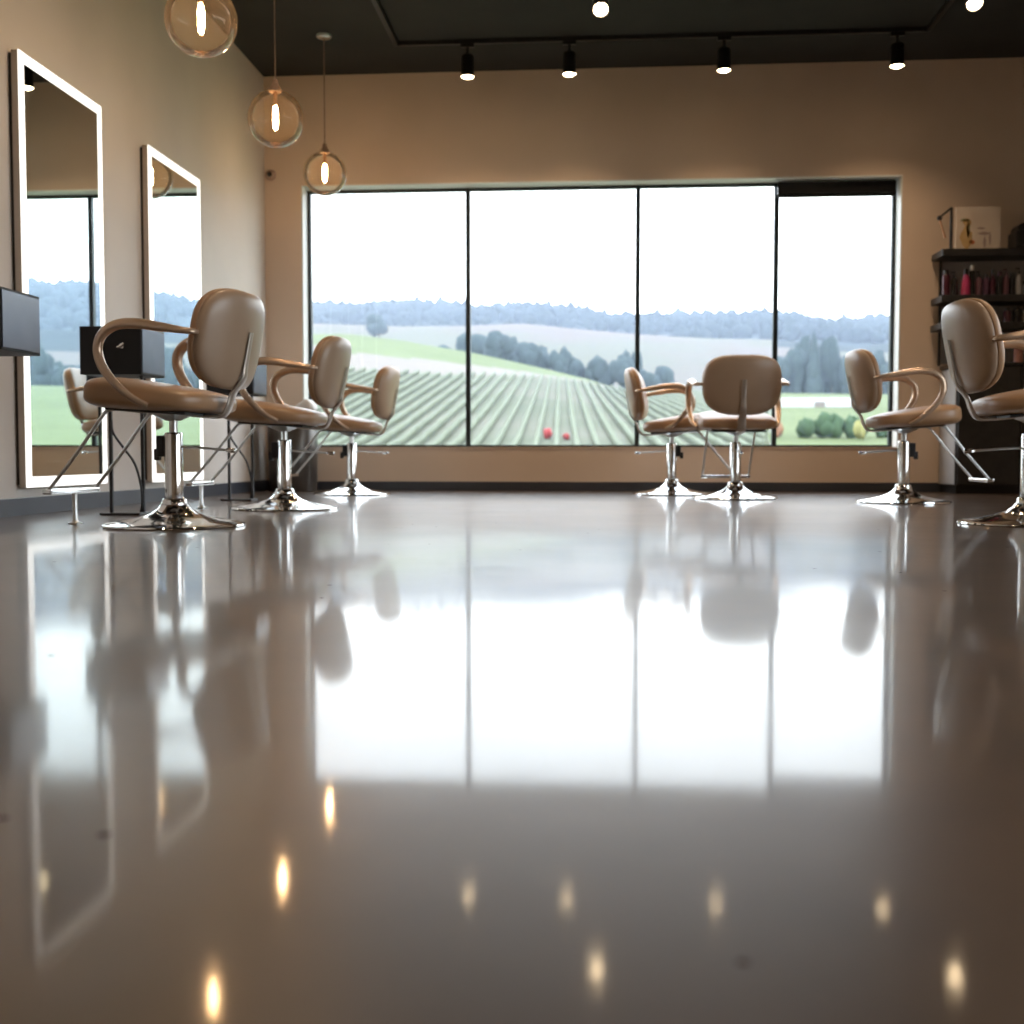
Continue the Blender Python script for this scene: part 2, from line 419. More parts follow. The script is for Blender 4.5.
# ------------------------------------------------------------------ mirrors on the left wall
def make_mirror(y0, y1, z0, z1, label):
    t = thing('wall_mirror', label, 'mirror', (XL, (y0+y1)/2, z0), 0, 'lit mirrors on the left wall')
    h = (y1-y0)/2; H = z1-z0; d = .055
    bm = nb(); box(bm, (.0,-h+.012,.012), (.018,h-.012,H-.012)); obj('shadow_gap', bm, M['black_wood'], t)  # black backing drawn in as the shadow gap behind the mirror
    bm = nb(); box(bm, (.018,-h,0), (d-.004,h,H), .003); obj('housing', bm, noisyhous, t)
    w = .052
    bm = nb()
    box(bm, (d-.004,-h,0), (d,-h+w,H)); box(bm, (d-.004,h-w,0), (d,h,H))
    box(bm, (d-.004,-h+w,0), (d,h-w,w)); box(bm, (d-.004,-h+w,H-w), (d,h-w,H))
    obj('light_strip', bm, M['led'], t)
    bm = nb(); box(bm, (d-.004,-h+w,w), (d-.001,h-w,H-w)); obj('mirror_glass', bm, M['mirror'], t)
    return t
noisyhous = noisy(mat('warm_grey_housing', rough=.4), (.42,.36,.30), (.46,.39,.33), 6, 2)
make_mirror(5.28, 6.18, .135, 2.205, 'tall light-edged mirror nearer the camera, leftmost in the photo')
make_mirror(6.83, 7.73, .125, 2.175, 'tall light-edged mirror farther along the left wall, behind the nearest chair')

# ------------------------------------------------------------------ styling stands: black box on thin black legs
def make_stand(label):
    t = thing('styling_station', label, 'cabinet', (0,0,0), 0, 'black styling stations along the left wall')
    bm = nb(); box(bm, (.0,.0,.68), (.305,.30,.912), .004); bx = obj('cabinet_box', bm, M['black_matte'], t)
    bm = nb(); box(bm, (.3055,.010,.690), (.309,.290,.902), .0015); obj('sheen_panel', bm, M['sheen'], t)  # bluish sheet imitates the window reflected in the black box's side
    bm = nb(); tube(bm, [(.215,-.002,.815),(.215,-.016,.815)], .012, 12); tube(bm, [(.197,-.022,.807),(.215,-.020,.815),(.231,-.022,.827)], .007, 8)
    obj('door_knob', bm, M['chrome'], bx, True)
    for x, y in ((.135,.03),(.265,.10)):
        bm = nb(); box(bm, (x-.0075,y-.0075,.012), (x+.0075,y+.0075,.682)); obj('leg', bm, M['black_metal'], t)
    bm = nb(); box(bm, (.085,.0,0), (.285,.14,.012), .003); obj('foot_bar', bm, M['black_metal'], t)
    bm = nb(); tube(bm, [(.14,.03,.46),(.16,.0,.40),(.20,.02,.33),(.24,.06,.25),(.262,.08,.14),(.262,.09,.05),(.25,.10,.010)], .006, 8, smoothn=5)
    obj('cable', bm, M['black_metal'], t, True)
    return t
M['sheen'] = noisy(mat('sheen_laminate', rough=.22, spec=.7), (.10,.125,.18), (.115,.14,.20), 5, 2)  # window reflection put into the base colour
s1 = make_stand('black styling cabinet with slate side colour imitating window reflection, at the left edge of the photo')
s1.location = (-2.505,4.06,0)
dup(s1, (-2.505,5.35,0), 0, 'black styling cabinet on thin legs between the two lit mirrors')
dup(s1, (-2.505,7.12,0), 0, 'small far styling cabinet half hidden behind the nearest chair back, near the corner')
for c in s1.children:
    if c.name.split('.')[0] in ('leg','foot_bar','cable'): c.location.x -= .085

# ------------------------------------------------------------------ waste bin in the corner
t = thing('waste_bin', 'dark cylindrical waste bin in the corner left of the window', 'bin', (-2.50,9.15,0))
bm = nb(); lathe(bm, [(0,0),(.185,0),(.195,.01),(.205,.60),(.200,.612),(.0,.612)], 36); obj('bin_body', bm, M['bin'], t, True)
bm = nb(); lathe(bm, [(0,.610),(.209,.610),(.211,.630),(.200,.640),(.0,.642)], 36); obj('bin_rim', bm, M['black_metal'], t, True)
bm = nb()
def tf(x,y,z):
    n = noise.noise(Vector((x*14,y*14,z*14+3)))*.018
    return (x+n, y+n*.6, z+abs(n)*1.2+(.03 if z>0 else 0)*math.sin(x*26))
superq(bm, (.125,.09,.034), .5, .6, 'z', 16, 40, tf)
o = obj('folded_towel', bm, M['cloth'], smooth=True, loc=(-2.42,9.10,.676)); tag(o, 'white towel folded on top of the dark corner bin', 'towel')

# ------------------------------------------------------------------ sensor in the corner
t = thing('security_camera', 'small round pinkish security camera high on the back wall by the corner', 'camera', (-2.745,9.441,2.62))
def cyl_y(prof, seg=24):
    bm = nb(); lathe(bm, prof, seg); bmesh.ops.rotate(bm, verts=bm.verts, cent=(0,0,0), matrix=Matrix.Rotation(R(90),3,'X')); return bm
obj('camera_body', cyl_y([(0,0),(.045,0),(.047,.012),(.040,.034),(.028,.042),(0,.042)]), noisy(mat('rose_plastic', rough=.5), (.34,.25,.20), (.37,.27,.22), 8, 2), t, True)
obj('lens', cyl_y([(0,.040),(.021,.040),(.021,.047),(.016,.050),(0,.050)]), M['black_gloss'], t, True)

# ------------------------------------------------------------------ pendants
def make_pendant(label, drop):
    t = thing('pendant_lamp', label, 'lamp', (0,0,ZC), 0, 'glass globe pendant lamps')
    Rg = .163
    bm = nb(); lathe(bm, [(0,-.022),(.050,-.022),(.056,-.016),(.056,-.001),(0,-.001)], 24); obj('canopy', bm, M['brushed'], t, True)
    bm = nb(); tube(bm, [(0,0,-.022),(0,0,-drop+Rg+.055)], .0042, 8); obj('cord', bm, M['cord'], t, True)
    bm = nb(); lathe(bm, [(0,-drop+Rg+.062),(.016,-drop+Rg+.058),(.020,-drop+Rg+.03),(.034,-drop+Rg+.012),(.036,-drop+Rg-.010),(0,-drop+Rg-.010)], 24)
    obj('socket', bm, M['cord'], t, True)
    bm = nb(); prof = []
    for i in range(25):
        a = R(12) + (pi-R(12))*i/24
        prof.append((max(Rg*sin(a),0 if i==24 else 1e-3), -drop+Rg*cos(a)))
    prof[-1] = (0, -drop-Rg)
    lathe(bm, prof, 40, cap=False); obj('globe', bm, M['globe'], t, True)
    bm = nb(); lathe(bm, [(0,-drop+Rg-.008),(.012,-drop+Rg-.010),(.012,-drop+.075),(0,-drop+.072)], 16); obj('bulb_cap', bm, M['copper'], t, True)
    bm = nb(); lathe(bm, [(0,-drop+.074),(.010,-drop+.068),(.015,-drop+.045),(.015,-drop-.030),(.011,-drop-.055),(0,-drop-.066)], 20)
    obj('bulb', bm, M['filament'], t, True)
    return t
pend = [((-1.815,5.153), 2.264, 'globe pendant lamp nearest the camera, cut off by the top edge of the photo'),
        ((-1.889,6.600), 2.243, 'middle globe pendant lamp of the three'),
        ((-2.073,8.550), 2.406, 'farthest and lowest-looking globe pendant lamp, by the window corner')]
def light(name, kind, loc, power, color, radius=.03, rot=None, **k):
    l = bpy.data.lights.new(name, kind); l.energy = power; l.color = color; l.shadow_soft_size = radius
    for a, b in k.items(): setattr(l, a, b)
    o = bpy.data.objects.new(name, l); col.objects.link(o); o.location = loc
    if rot: o.rotation_euler = rot
    return o
for (x, y), z, lab in pend:
    p = make_pendant(lab, ZC-z); p.location = (x,y,ZC)

# ------------------------------------------------------------------ track and spotlights
TY, TX0, TX1 = 8.735, -1.56, 2.385
t = thing('lighting_track', 'thin black lighting track around three sides of the ceiling', 'track', (0,TY,ZC))
for lo, hi in (((TX0,-.018,-.03),(TX1,.018,-.001)), ((TX0-.018,-5.9,-.03),(TX0+.018,.018,-.0012)), ((TX1-.018,-5.9,-.03),(TX1+.018,.018,-.0012)), ((TX0,-1.055,-.03),(TX1,-1.019,-.0014))):
    bm = nb(); box(bm, lo, hi); obj('rail', bm, M['black_metal'], t)
def make_spot(label):
    t = thing('track_spotlight', label, 'spotlight', (0,0,ZC), 0, 'black track spotlights')
    bm = nb(); box(bm, (-.05,-.014,-.055), (.05,.014,-.030), .003); obj('adapter', bm, M['black_metal'], t)
    bm = nb(); tube(bm, [(0,0,-.055),(0,0,-.115)], .010, 10); obj('stem', bm, M['black_metal'], t, True)
    bm = nb(); lathe(bm, [(0,-.105),(.030,-.107),(.048,-.125),(.050,-.262),(.057,-.268),(.057,-.276),(.050,-.276),(.048,-.262),(0,-.262)], 28)
    hd = obj('lamp_head', bm, M['black_metal'], t, True)
    bm = nb(); lathe(bm, [(0,-.264),(.046,-.264),(.046,-.272),(.030,-.282),(0,-.286)], 24); obj('lens', bm, M['lens'], hd, True)
    return t
sp0 = None
spots = [((-1.015,TY), 'track spotlight nearest the left end of the rear ceiling track'),
         ((-.245,TY), 'second track spotlight from the left on the rear ceiling track'),
         ((.905,TY), 'third track spotlight from the left on the rear ceiling track'),
         ((2.165,TY), 'track spotlight at the right end of the rear ceiling track'),
         ((-.010,TY-1.037), 'brightest track spotlight, nearer the camera at the top middle of the photo'),
         ((TX1,7.78), 'track spotlight cut off by the top edge near the right corner')]
for i, ((x, y), lab) in enumerate(spots):
    if sp0 is None: sp0 = make_spot(lab); o = sp0
    elif i >= 4: o = make_spot(lab)
    else: o = dup(sp0, (x,y,ZC), 0, lab)
    o.location = (x,y,ZC)
    if i >= 4:   # this head is tipped towards the room
        for c in o.children:
            if c.name.startswith('lamp_head'): c.matrix_local = Matrix.Translation((0,0,-.11)) @ Matrix.Rotation(R(-38),4,'X') @ Matrix.Translation((0,0,.11))
    light('spot_beam', 'SPOT', (x,y,ZC-.30), 44, (1,.70,.44), .04, (0,0,0), spot_size=R(120), spot_blend=.9)
# unseen fill spotlights added above and behind the viewer to brighten the room
for k, y in enumerate((5.6,3.6,1.6,-.4)):
    for x, side in ((TX0,'left'),(TX1,'right')):
        dup(sp0, (x,y,ZC), 0, 'added fill spotlight above the frame on the %s leg of the ceiling track' % side, 'added fill spotlights above the frame, %s leg' % side)
        light('spot_beam', 'SPOT', (x,y,ZC-.30), 44, (1,.72,.48), .04, (0,0,0), spot_size=R(150), spot_blend=.9)

# ------------------------------------------------------------------ cabinet and shelves on the right
t = thing('base_cabinet', 'low black cabinet under the product shelves on the right', 'cabinet', (2.72,9.42,0))
bm = nb(); box(bm, (.0,-.42,.06), (1.40,.0,.975), .004); obj('cabinet_body', bm, M['black_wood'], t)
bm = nb(); box(bm, (-.012,-.435,.975), (1.41,.0,1.005), .004); obj('counter_top', bm, M['black_gloss'], t)
bm = nb(); box(bm, (.02,-.37,0), (1.38,-.02,.06)); obj('plinth', bm, M['black_metal'], t)
bm = nb(); box(bm, (-.006,-.41,.07), (-.0005,-.01,.965), .001); obj('lit_end_panel', bm, M['grey_panel'], t)  # grey facing puts the light on the black cabinet's side into colour
for k in range(3):
    bm = nb(); box(bm, (.01+k*.464,-.438,.07), (.468+k*.464,-.4205,.965), .003); dr = obj('door', bm, M['black_wood'], t)
    bm = nb(); box(bm, (.40+k*.464,-.452,.60), (.412+k*.464,-.4385,.78), .002); obj('handle', bm, M['black_metal'], dr)
t = thing('wall_shelving', 'black open shelving with a grey back panel on the right of the back wall', 'shelf', (2.63,9.43,1.27))
bm = nb(); box(bm, (.09,-.012,-.24), (1.45,0,.62)); obj('back_panel', bm, M['grey_panel'], t)
shelf_z = (1.275, 1.485, 1.838)
for z in shelf_z:
    bm = nb(); box(bm, (.0,-.30,z-1.27), (1.45,-.012,z-1.27+.052), .003); obj('shelf', bm, M['black_wood'], t)
for x in (.06,.75,1.42):
    bm = nb(); box(bm, (x,-.030,-.26), (x+.018,-.0125,.60)); obj('upright', bm, M['black_metal'], t)
SH = {1:1.275+.0525, 2:1.485+.0525, 3:1.838+.0525}
# picture
t = thing('picture', 'pale square canvas with a loose floral sketch, standing on the top shelf', 'picture', (2.925,9.235,SH[3]))
pm = noisy(mat('cream_canvas', rough=.75), (.62,.53,.44), (.66,.57,.47), 6, 3)
bm = nb(); box(bm, (-.170,-.012,0), (.170,.012,.335), .003); obj('canvas', bm, pm, t)
def blobp(name, pts, m):
    bm = nb()
    for (x, z, rx, rz) in pts:
        vs = [bm.verts.new((x+rx*cos(2*pi*k/14)*(1+.18*sin(k*2.1)), -.0132, z+rz*sin(2*pi*k/14)*(1+.15*cos(k*1.7)))) for k in range(14)]
        f = bm.faces.new(vs)
    r = bmesh.ops.extrude_face_region(bm, geom=bm.faces[:]); bmesh.ops.translate(bm, verts=[v for v in r['geom'] if isinstance(v, bmesh.types.BMVert)], vec=(0,-.0008,0))
    return obj(name, bm, m, t)
blobp('yellow_sketch', [(-.09,.10,.045,.085),(-.085,.215,.03,.03)], noisy(mat('ochre_wash', rough=.8), (.50,.33,.14), (.55,.38,.18), 20, 3))
blobp('green_sketch', [(-.075,.17,.012,.07),(-.10,.235,.035,.010)], noisy(mat('green_wash', rough=.8), (.24,.26,.12), (.30,.31,.16), 20, 3))
blobp('red_sketch', [(-.045,.065,.022,.018)], noisy(mat('red_wash', rough=.8), (.50,.16,.08), (.55,.2,.1), 20, 3))
blobp('pink_sketch', [(.045,.13,.045,.012),(.05,.06,.010,.045),(.09,.09,.008,.05),(.02,.17,.03,.008)], noisy(mat('mauve_wash', rough=.8), (.36,.27,.24), (.40,.30,.26), 20, 3))
# desk lamp
t = thing('desk_lamp', 'black angled desk lamp at the left end of the top shelf', 'lamp', (2.712,9.23,SH[3]))
bm = nb(); lathe(bm, [(0,0),(.045,0),(.045,.012),(.012,.018),(0,.018)], 24); obj('lamp_base', bm, M['black_metal'], t, True)
bm = nb(); tube(bm, [(.010,0,.015),(.010,0,.335)], .011, 10); obj('post', bm, M['black_metal'], t, True)
bm = nb(); tube(bm, [(.010,0,.335),(-.075,0,.262)], .009, 10); obj('arm', bm, M['black_metal'], t, True)
bm = nb(); superq(bm, (.020,.020,.020), 1, 1, 'z', 10, 14, lambda x,y,z:(x-.080,y,z+.255)); obj('joint', bm, M['black_metal'], t, True)
bm = nb(); tube(bm, [(-.078,0,.242),(-.035,0,.10)], [.007,.010], 10); obj('copper_rod', bm, M['copper'], t, True)
# black basket on top shelf
t = thing('basket', 'black basket of rolled cloths at the right end of the top shelf', 'basket', (3.40,9.22,SH[3]))
bm = nb(); box(bm, (-.22,-.10,0), (.22,.10,.135), .015); obj('basket_body', bm, M['black_metal'], t)
for k in range(4):
    bm = nb(); tube(bm, [(-.16+k*.105,-.08,.150+.012*(k%2)),(-.16+k*.105,.08,.150+.012*(k%2))], .042, 14); obj('rolled_cloth', bm, M['black_wood'], t, True)

# bottles
def bottle_proto(h, r, style):
    """returns (body profile, cap profile)"""
    if style == 'pump':
        b = [(0,0),(r,0),(r,h*.62),(r*.8,h*.70),(r*.35,h*.76),(0,h*.76)]
        c = [(0,h*.755),(r*.42,h*.755),(r*.42,h*.84),(r*.14,h*.86),(r*.14,h*.97),(0,h*.97)]
    elif style == 'taper':
        b = [(0,0),(r*.95,0),(r,h*.08),(r*.85,h*.55),(r*.45,h*.80),(0,h*.80)]
        c = [(0,h*.795),(r*.5,h*.795),(r*.46,h),(0,h)]
    elif style == 'can':
        b = [(0,0),(r,0),(r,h*.76),(r*.8,h*.82),(0,h*.82)]
        c = [(0,h*.815),(r*.72,h*.815),(r*.70,h*.99),(0,h)]
    else:
        b = [(0,0),(r,0),(r*1.02,h*.1),(r,h*.7),(r*.93,h*.74),(0,h*.74)]
        c = [(0,h*.735),(r*1.04,h*.735),(r*1.04,h*.97),(r*.96,h),(0,h)]
    return b, c
def bottle(name, cat, x, y, z, h, r, style, cb, cc, label, rough=.25):
    t = thing(name, label, cat, (x,y,z), 0, 'hair products on the right-hand shelves')
    b, c = bottle_proto(h, r, style)
    mb = noisy(mat('plastic_'+name, rough=rough), tuple(v*.92 for v in cb), cb, 15, 2); mc = noisy(mat('cap_'+name, rough=.3), tuple(v*.9 for v in cc), cc, 15, 2)
    bm = nb(); lathe(bm, b, 20); obj('bottle_body' if name=='bottle' else 'jar_body', bm, mb, t, True)
    bm = nb(); lathe(bm, c, 20)
    if style == 'pump': box(bm, (-r*1.05,-r*.16,h*.93), (r*.2,r*.16,h*.985), .001)
    obj('cap' if style != 'pump' else 'pump', bm, mc, t, True)
    return t
K = (.012,.011,.012); PK=(.42,.04,.13); DR=(.055,.010,.022); MV=(.10,.045,.06); GY=(.26,.26,.27); WH=(.7,.68,.62); PL=(.07,.03,.06); CR=(.46,.38,.30)
ys = 9.20
row = [ # px-independent positions along the shelf
 (2.70,.20,.030,'can',DR,K,'dark red can with a black cap at the left end of the middle shelf'),
 (2.775,.19,.026,'pump',K,K,'black pump bottle between the dark red can and the bright pink bottle'),
 (2.862,.205,.036,'taper',PK,K,'bright pink tapered bottle on the middle shelf'),
 (2.908,.235,.019,'can',K,WH,'slim black bottle with a white cap right of the bright pink bottle'),
 (2.960,.19,.026,'pump',MV,K,'dull mauve pump bottle near the middle of the middle shelf'),
 (3.016,.165,.024,'can',PL,K,'short dark plum can right of the mauve pump bottle'),
 (3.066,.20,.024,'taper',DR,K,'dark red tapered bottle near the middle of the middle shelf'),
 (3.118,.185,.025,'can',K,PL,'black can with a plum cap on the middle shelf'),
 (3.166,.205,.024,'pump',MV,DR,'mauve pump bottle with dark red pump on the middle shelf'),
 (3.212,.175,.022,'can',K,K,'all-black can left of the grey pump bottle'),
 (3.262,.215,.027,'pump',GY,K,'light grey pump bottle on the middle shelf'),
 (3.316,.11,.026,'jar',GY,K,'low grey jar right of the light grey pump bottle'),
 (3.372,.19,.026,'pump',CR,K,'cream bottle with black pump near the right edge of the photo'),
 (3.430,.20,.024,'can',K,DR,'black can with dark red cap at the right edge of the photo')]
for x,h,r,stl,cb,cc,lab in row: bottle('bottle' if stl!='jar' else 'jar', 'bottle' if stl!='jar' else 'jar', x-.03+.012*(x<2.72), ys, SH[2], h, r, stl, cb, cc, lab)
low = [(3.15,.11,.030,'can',DR,K,'short dark red can on the lowest shelf'),
 (3.225,.12,.030,'can',K,K,'short black can on the lowest shelf'),
 (3.32,.10,.048,'jar',(.60,.50,.44),(.5,.42,.38),'wide pale jar on the lowest shelf, right of the large chair back'),
 (3.42,.12,.030,'can',MV,K,'short mauve can on the lowest shelf'),
 (2.70,.12,.028,'can',CR,(.30,.12,.08),'short cream can with a brown cap at the left end of the lowest shelf')]
for x,h,r,stl,cb,cc,lab in low: bottle('bottle' if stl!='jar' else 'jar', 'bottle' if stl!='jar' else 'jar', x, ys, SH[1], h, r, stl, cb, cc, lab)
cnt = [(2.758,.15,.034,'jar',WH,WH,'white jar at the left end of the black cabinet top'),
 (2.80,.20,.022,'pump',(.30,.2,.16),K,'brown pump bottle behind the white jar on the cabinet'),
 (3.24,.19,.034,'pump',(.34,.16,.13),K,'reddish brown pump bottle on the cabinet, right of the large chair back'),
 (3.34,.16,.040,'jar',(.42,.33,.28),K,'beige jar with black lid on the cabinet top'),
 (3.44,.20,.030,'can',DR,K,'tall dark red can on the cabinet top')]
for i,(x,h,r,stl,cb,cc,lab) in enumerate(cnt): bottle('bottle' if stl!='jar' else 'jar', 'bottle' if stl!='jar' else 'jar', x, 9.20 if i!=1 else 9.29, 1.0055, h, r, stl, cb, cc, lab)

# ------------------------------------------------------------------ outdoors
CZ = .29
def interp(tab, x):
    if x <= tab[0][0]: return tab[0][1]
    for (a, va), (b, vb) in zip(tab, tab[1:]):
        if x <= b:
            t = (x-a)/(b-a); t = t*t*(3-2*t) if False else t
            return va + (vb-va)*t
    return tab[-1][1]
# height of each crest above eye level divided by its distance, against lateral offset / distance
near_crest = [(-.60,.112),(-.256,.1075),(-.224,.1075),(-.175,.1015),(-.14,.095),(-.114,.0907),(-.053,.077),(-.01,.0664),(.01,.0594),(.035,.0567),(.09,.055),(.26,.0524),(.36,.060),(.6,.066)]
mid_crest = [(-.6,.118),(-.256,.1170),(-.175,.1137),(-.114,.1137),(-.07,.1155),(-.018,.110),(.035,.105),(.088,.1015),(.15,.0997),(.22,.093),(.30,.105),(.45,.112),(.7,.12)]
ridge = [(-.6,.135),(-.256,.1357),(-.22,.131),(-.175,.134),(-.15,.133),(-.128,.131),(-.114,.1285),(-.085,.130),(-.066,.131),(-.022,.1275),(.004,.1215),(.035,.1205),(.08,.1205),(.118,.1222),(.14,.1215),(.155,.119),(.175,.1145),(.20,.1140),(.237,.1165),(.256,.118),(.32,.130),(.40,.147),(.45,.153),(.55,.158),(.8,.15)]
Y0, YC = 110., 300.
def nearz(X, Y):
    zc = CZ + YC*interp(near_crest, X/YC)
    if Y <= YC:
        s = (Y-Y0)/(YC-Y0)
        if s < 0:
            return max(-5.5, 1.2 + s*15)
        return 1.2 + s*(zc-1.2)
    return zc - (Y-YC)*.10 - ((Y-YC)*.02)**2*.6
def grid(name, X0, X1, nx, Ylist, zf, mats, mi=None, disp=0):
    bm = nb(); rows = []
    for Y in Ylist:
        r = []
        for i in range(nx+1):
            X = X0+(X1-X0)*i/nx
            z = zf(X, Y)
            if disp: z += disp*noise.noise(Vector((X*.05, Y*.05, 0)))
            r.append(bm.verts.new((X,Y,z)))
        rows.append(r)
    for a, b in zip(rows, rows[1:]):
        for i in range(nx):
            f = bm.faces.new((a[i],a[i+1],b[i+1],b[i]))
            if mi: c = f.calc_center_median(); f.material_index = mi(c.x,c.y)
    o = obj(name, bm, mats, smooth=True); return tag(o, kind='structure')
def ymeadow(X): return interp([(-120,262),(-68,262),(-55,246),(-30,258),(-12,272),(4,296),(8,310)], X)
def near_mi(X, Y):
    if X > .148*Y: return 1
    if X < 6 and Y > ymeadow(X): return 1
    if X < 2 and ymeadow(X)-(10 if X > -14 else min(38, 10+(-14-X)*1.6)) < Y: return 2
    return 0
G = {}
G['earth'] = noisy(mat('veiled_vineyard_ground', rough=.95, spec=.1), (.135,.145,.100), (.185,.178,.137), .05, 4, coord='Object')  # lifted paler: glare veil put into the ground colour
G['meadow'] = noisy(mat('meadow_grass', rough=.95, spec=.1), (.100,.120,.052), (.12,.142,.066), .04, 4)
G['pinkearth'] = noisy(mat('pale_earth', rough=.95, spec=.1), (.165,.142,.124), (.185,.158,.138), .05, 4)
G['field'] = noisy(mat('far_field', rough=.95, spec=.1), (.118,.096,.086), (.104,.100,.076), .012, 3, ramp=(.42,.58))
G['forest'] = noisy(mat('forest_green', rough=.95, spec=.1), (.014,.021,.023), (.023,.031,.032), .02, 4)
G['tree'] = noisy(mat('hazed_tree_leaf', rough=.9, spec=.1), (.034,.048,.052), (.045,.062,.062), .4, 4)  # bluish and lighter: distance haze put into the leaf colour
G['vine'] = noisy(mat('veiled_vine_leaf', rough=.9, spec=.1), (.128,.142,.098), (.15,.163,.115), .6, 4)  # lightened: haze and glare veil put into the leaf colour
G['bark'] = noisy(mat('bark', rough=.95, spec=.1), (.06,.045,.035), (.08,.06,.045), 3, 4)
G['bush'] = noisy(mat('bush_leaf', rough=.9, spec=.1), (.045,.075,.04), (.06,.095,.05), .8, 4)
G['redf'] = noisy(mat('red_bloom', rough=.9, spec=.1), (.30,.05,.05), (.34,.07,.07), 1, 3)
G['orange'] = noisy(mat('rust_leaf', rough=.9, spec=.1), (.25,.13,.08), (.28,.15,.10), 1, 3)
G['yellow'] = noisy(mat('yellow_leaf', rough=.9, spec=.1), (.22,.21,.08), (.26,.24,.10), 1, 3)
G['shed'] = noisy(mat('white_sheeting', rough=.5), (.30,.30,.29), (.33,.33,.32), .3, 2)

yl = [9.9,14,22,35,50,70,90,110]+[110+190*i/38 for i in range(1,39)]+[304,310,320,335,350,370,390,410]
# terrain sections widen with distance
def sheet(name, ulo, uhi, nx, Ylist, zf, mats, mi=None, fan=60.):
    bm = nb(); rows = []
    for Y in Ylist:
        r = []
        for i in range(nx+1):
            u = ulo+(uhi-ulo)*i/nx; X = u*(Y+fan)
            r.append(bm.verts.new((X,Y,zf(X,Y))))
        rows.append(r)
    for a, b in zip(rows, rows[1:]):
        for i in range(nx):
            f = bm.faces.new((a[i],a[i+1],b[i+1],b[i]))
            if mi: c = f.calc_center_median(); f.material_index = mi(c.x,c.y)
    o = obj(name, bm, mats, smooth=True); return tag(o, kind='structure')
bm = nb(); bm.faces.new([bm.verts.new(p) for p in ((-60,-60,-5.5),(150,-60,-5.5),(150,9.9,-5.5),(-60,9.9,-5.5))]); tag(obj('lawn', bm, G['meadow']), kind='structure')
sheet('ground', -.5, .75, 130, yl, nearz, [G['earth'], G['meadow'], G['pinkearth']], near_mi)
YM = 620.
def midz(X, Y):
    zc = CZ + YM*interp(mid_crest, X/YM)
    s = (Y-380)/(YM-380)
    if Y <= YM: return 8 + (zc-8)*max(0,s)**.85
    return zc - (Y-YM)*.08
sheet('hillside', -.55, .8, 110, [380,400,430,460,500,540,580,600,620,640,680,740], midz, [G['field'], G['forest']], lambda X,Y: 1 if (X/Y > .15 and noise.noise(Vector((X*.006,Y*.01,3)))>-.25) else 0)
YR = 1150.
def ridz(X, Y):
    zc = CZ + YR*(interp(ridge, X/YR)-.006)
    s = max(0,(Y-700))/(YR-700)
    if Y <= YR: return 45 + (zc-45)*s**.7 + 6*noise.noise(Vector((X*.01,Y*.01,0)))*(1-s)
    return zc - (Y-YR)*.12
sheet('ridge', -.6, .85, 150, [700,740,790,850,910,970,1030,1090,1150,1180,1240,1340], ridz, [G['forest']])

def ico_pts(sub=1):
    bm = bmesh.new(); bmesh.ops.create_icosphere(bm, subdivisions=sub, radius=1)
    v = [x.co.copy() for x in bm.verts]; f = [[y.index for y in x.verts] for x in bm.faces]; bm.free(); return v, f
IV1, IF1 = ico_pts(1); IV2, IF2 = ico_pts(2); IV3, IF3 = ico_pts(3)
def blob(V, F, c, s, verts=IV1, faces=IF1, amp=.25, fr=1.7, seed=0):
    b = len(V); so = Vector((seed*3.1, seed*1.7, seed*.9))
    for v in verts:
        k = 1 + amp*noise.noise(v*fr+so)*2
        V.append((c[0]+v.x*s[0]*k, c[1]+v.y*s[1]*k, c[2]+v.z*s[2]*k))
    F.extend([[b+i for i in f] for f in faces])
def mesh_obj(name, V, F, m, parent=None):
    me = bpy.data.meshes.new(name); me.from_pydata(V, [], F); me.update()
    o = bpy.data.objects.new(name, me); col.objects.link(o); me.materials.append(m)
    for p in me.polygons: p.use_smooth = True
    if parent: o.parent = parent
    return o
# forest cover on the far ridge: uncountable
V, F = [], []
for i in range(2600):
    u = random.uniform(-.5, .8); Y = random.choice([random.uniform(820,1160), random.uniform(1060,1165)]); X = u*Y
    s = random.uniform(5,9); h = random.uniform(5,9)
    if random.random() < .10: s *= .6; h *= 1.3
    blob(V, F, (X,Y,ridz(X,Y)+h*.5), (s,s,h), seed=i, amp=.18)
tag(mesh_obj('forest', V, F, G['forest']), 'dense hazy blue-green forest covering the far ridge', 'forest', kind='stuff')

def tree(x, y, z, h, w, label, group, name='tree', m=None, conifer=False, cat='tree'):
    t = thing(name, label, cat, (x,y,z), 0, group)
    V, F = [], []; sd = random.random()*50
    for k in range(6 if not conifer else 4):
        a = random.uniform(0,2*pi); rr = w*.28*(0 if k==0 else 1)
        zz = h*(.6+random.uniform(-.14,.18)) if not conifer else h*(.35+.17*k)
        q = w*(.36 if k else .42) if not conifer else w*(.42-.09*k)
        blob(V, F, (rr*cos(a)*(0 if conifer else 1), rr*sin(a)*(0 if conifer else 1), zz), (q, q, h*.26), IV2, IF2, .22, 2.2, sd+k)
    mesh_obj('crown', V, F, m or G['tree'], t)
    bm = nb(); tube(bm, [(0,0,-h*.15),(0,0,h*.3),(w*.03,0,h*.55)], [w*.05,w*.04,w*.02], 8); obj('trunk', bm, G['bark'], t, True)
    return t
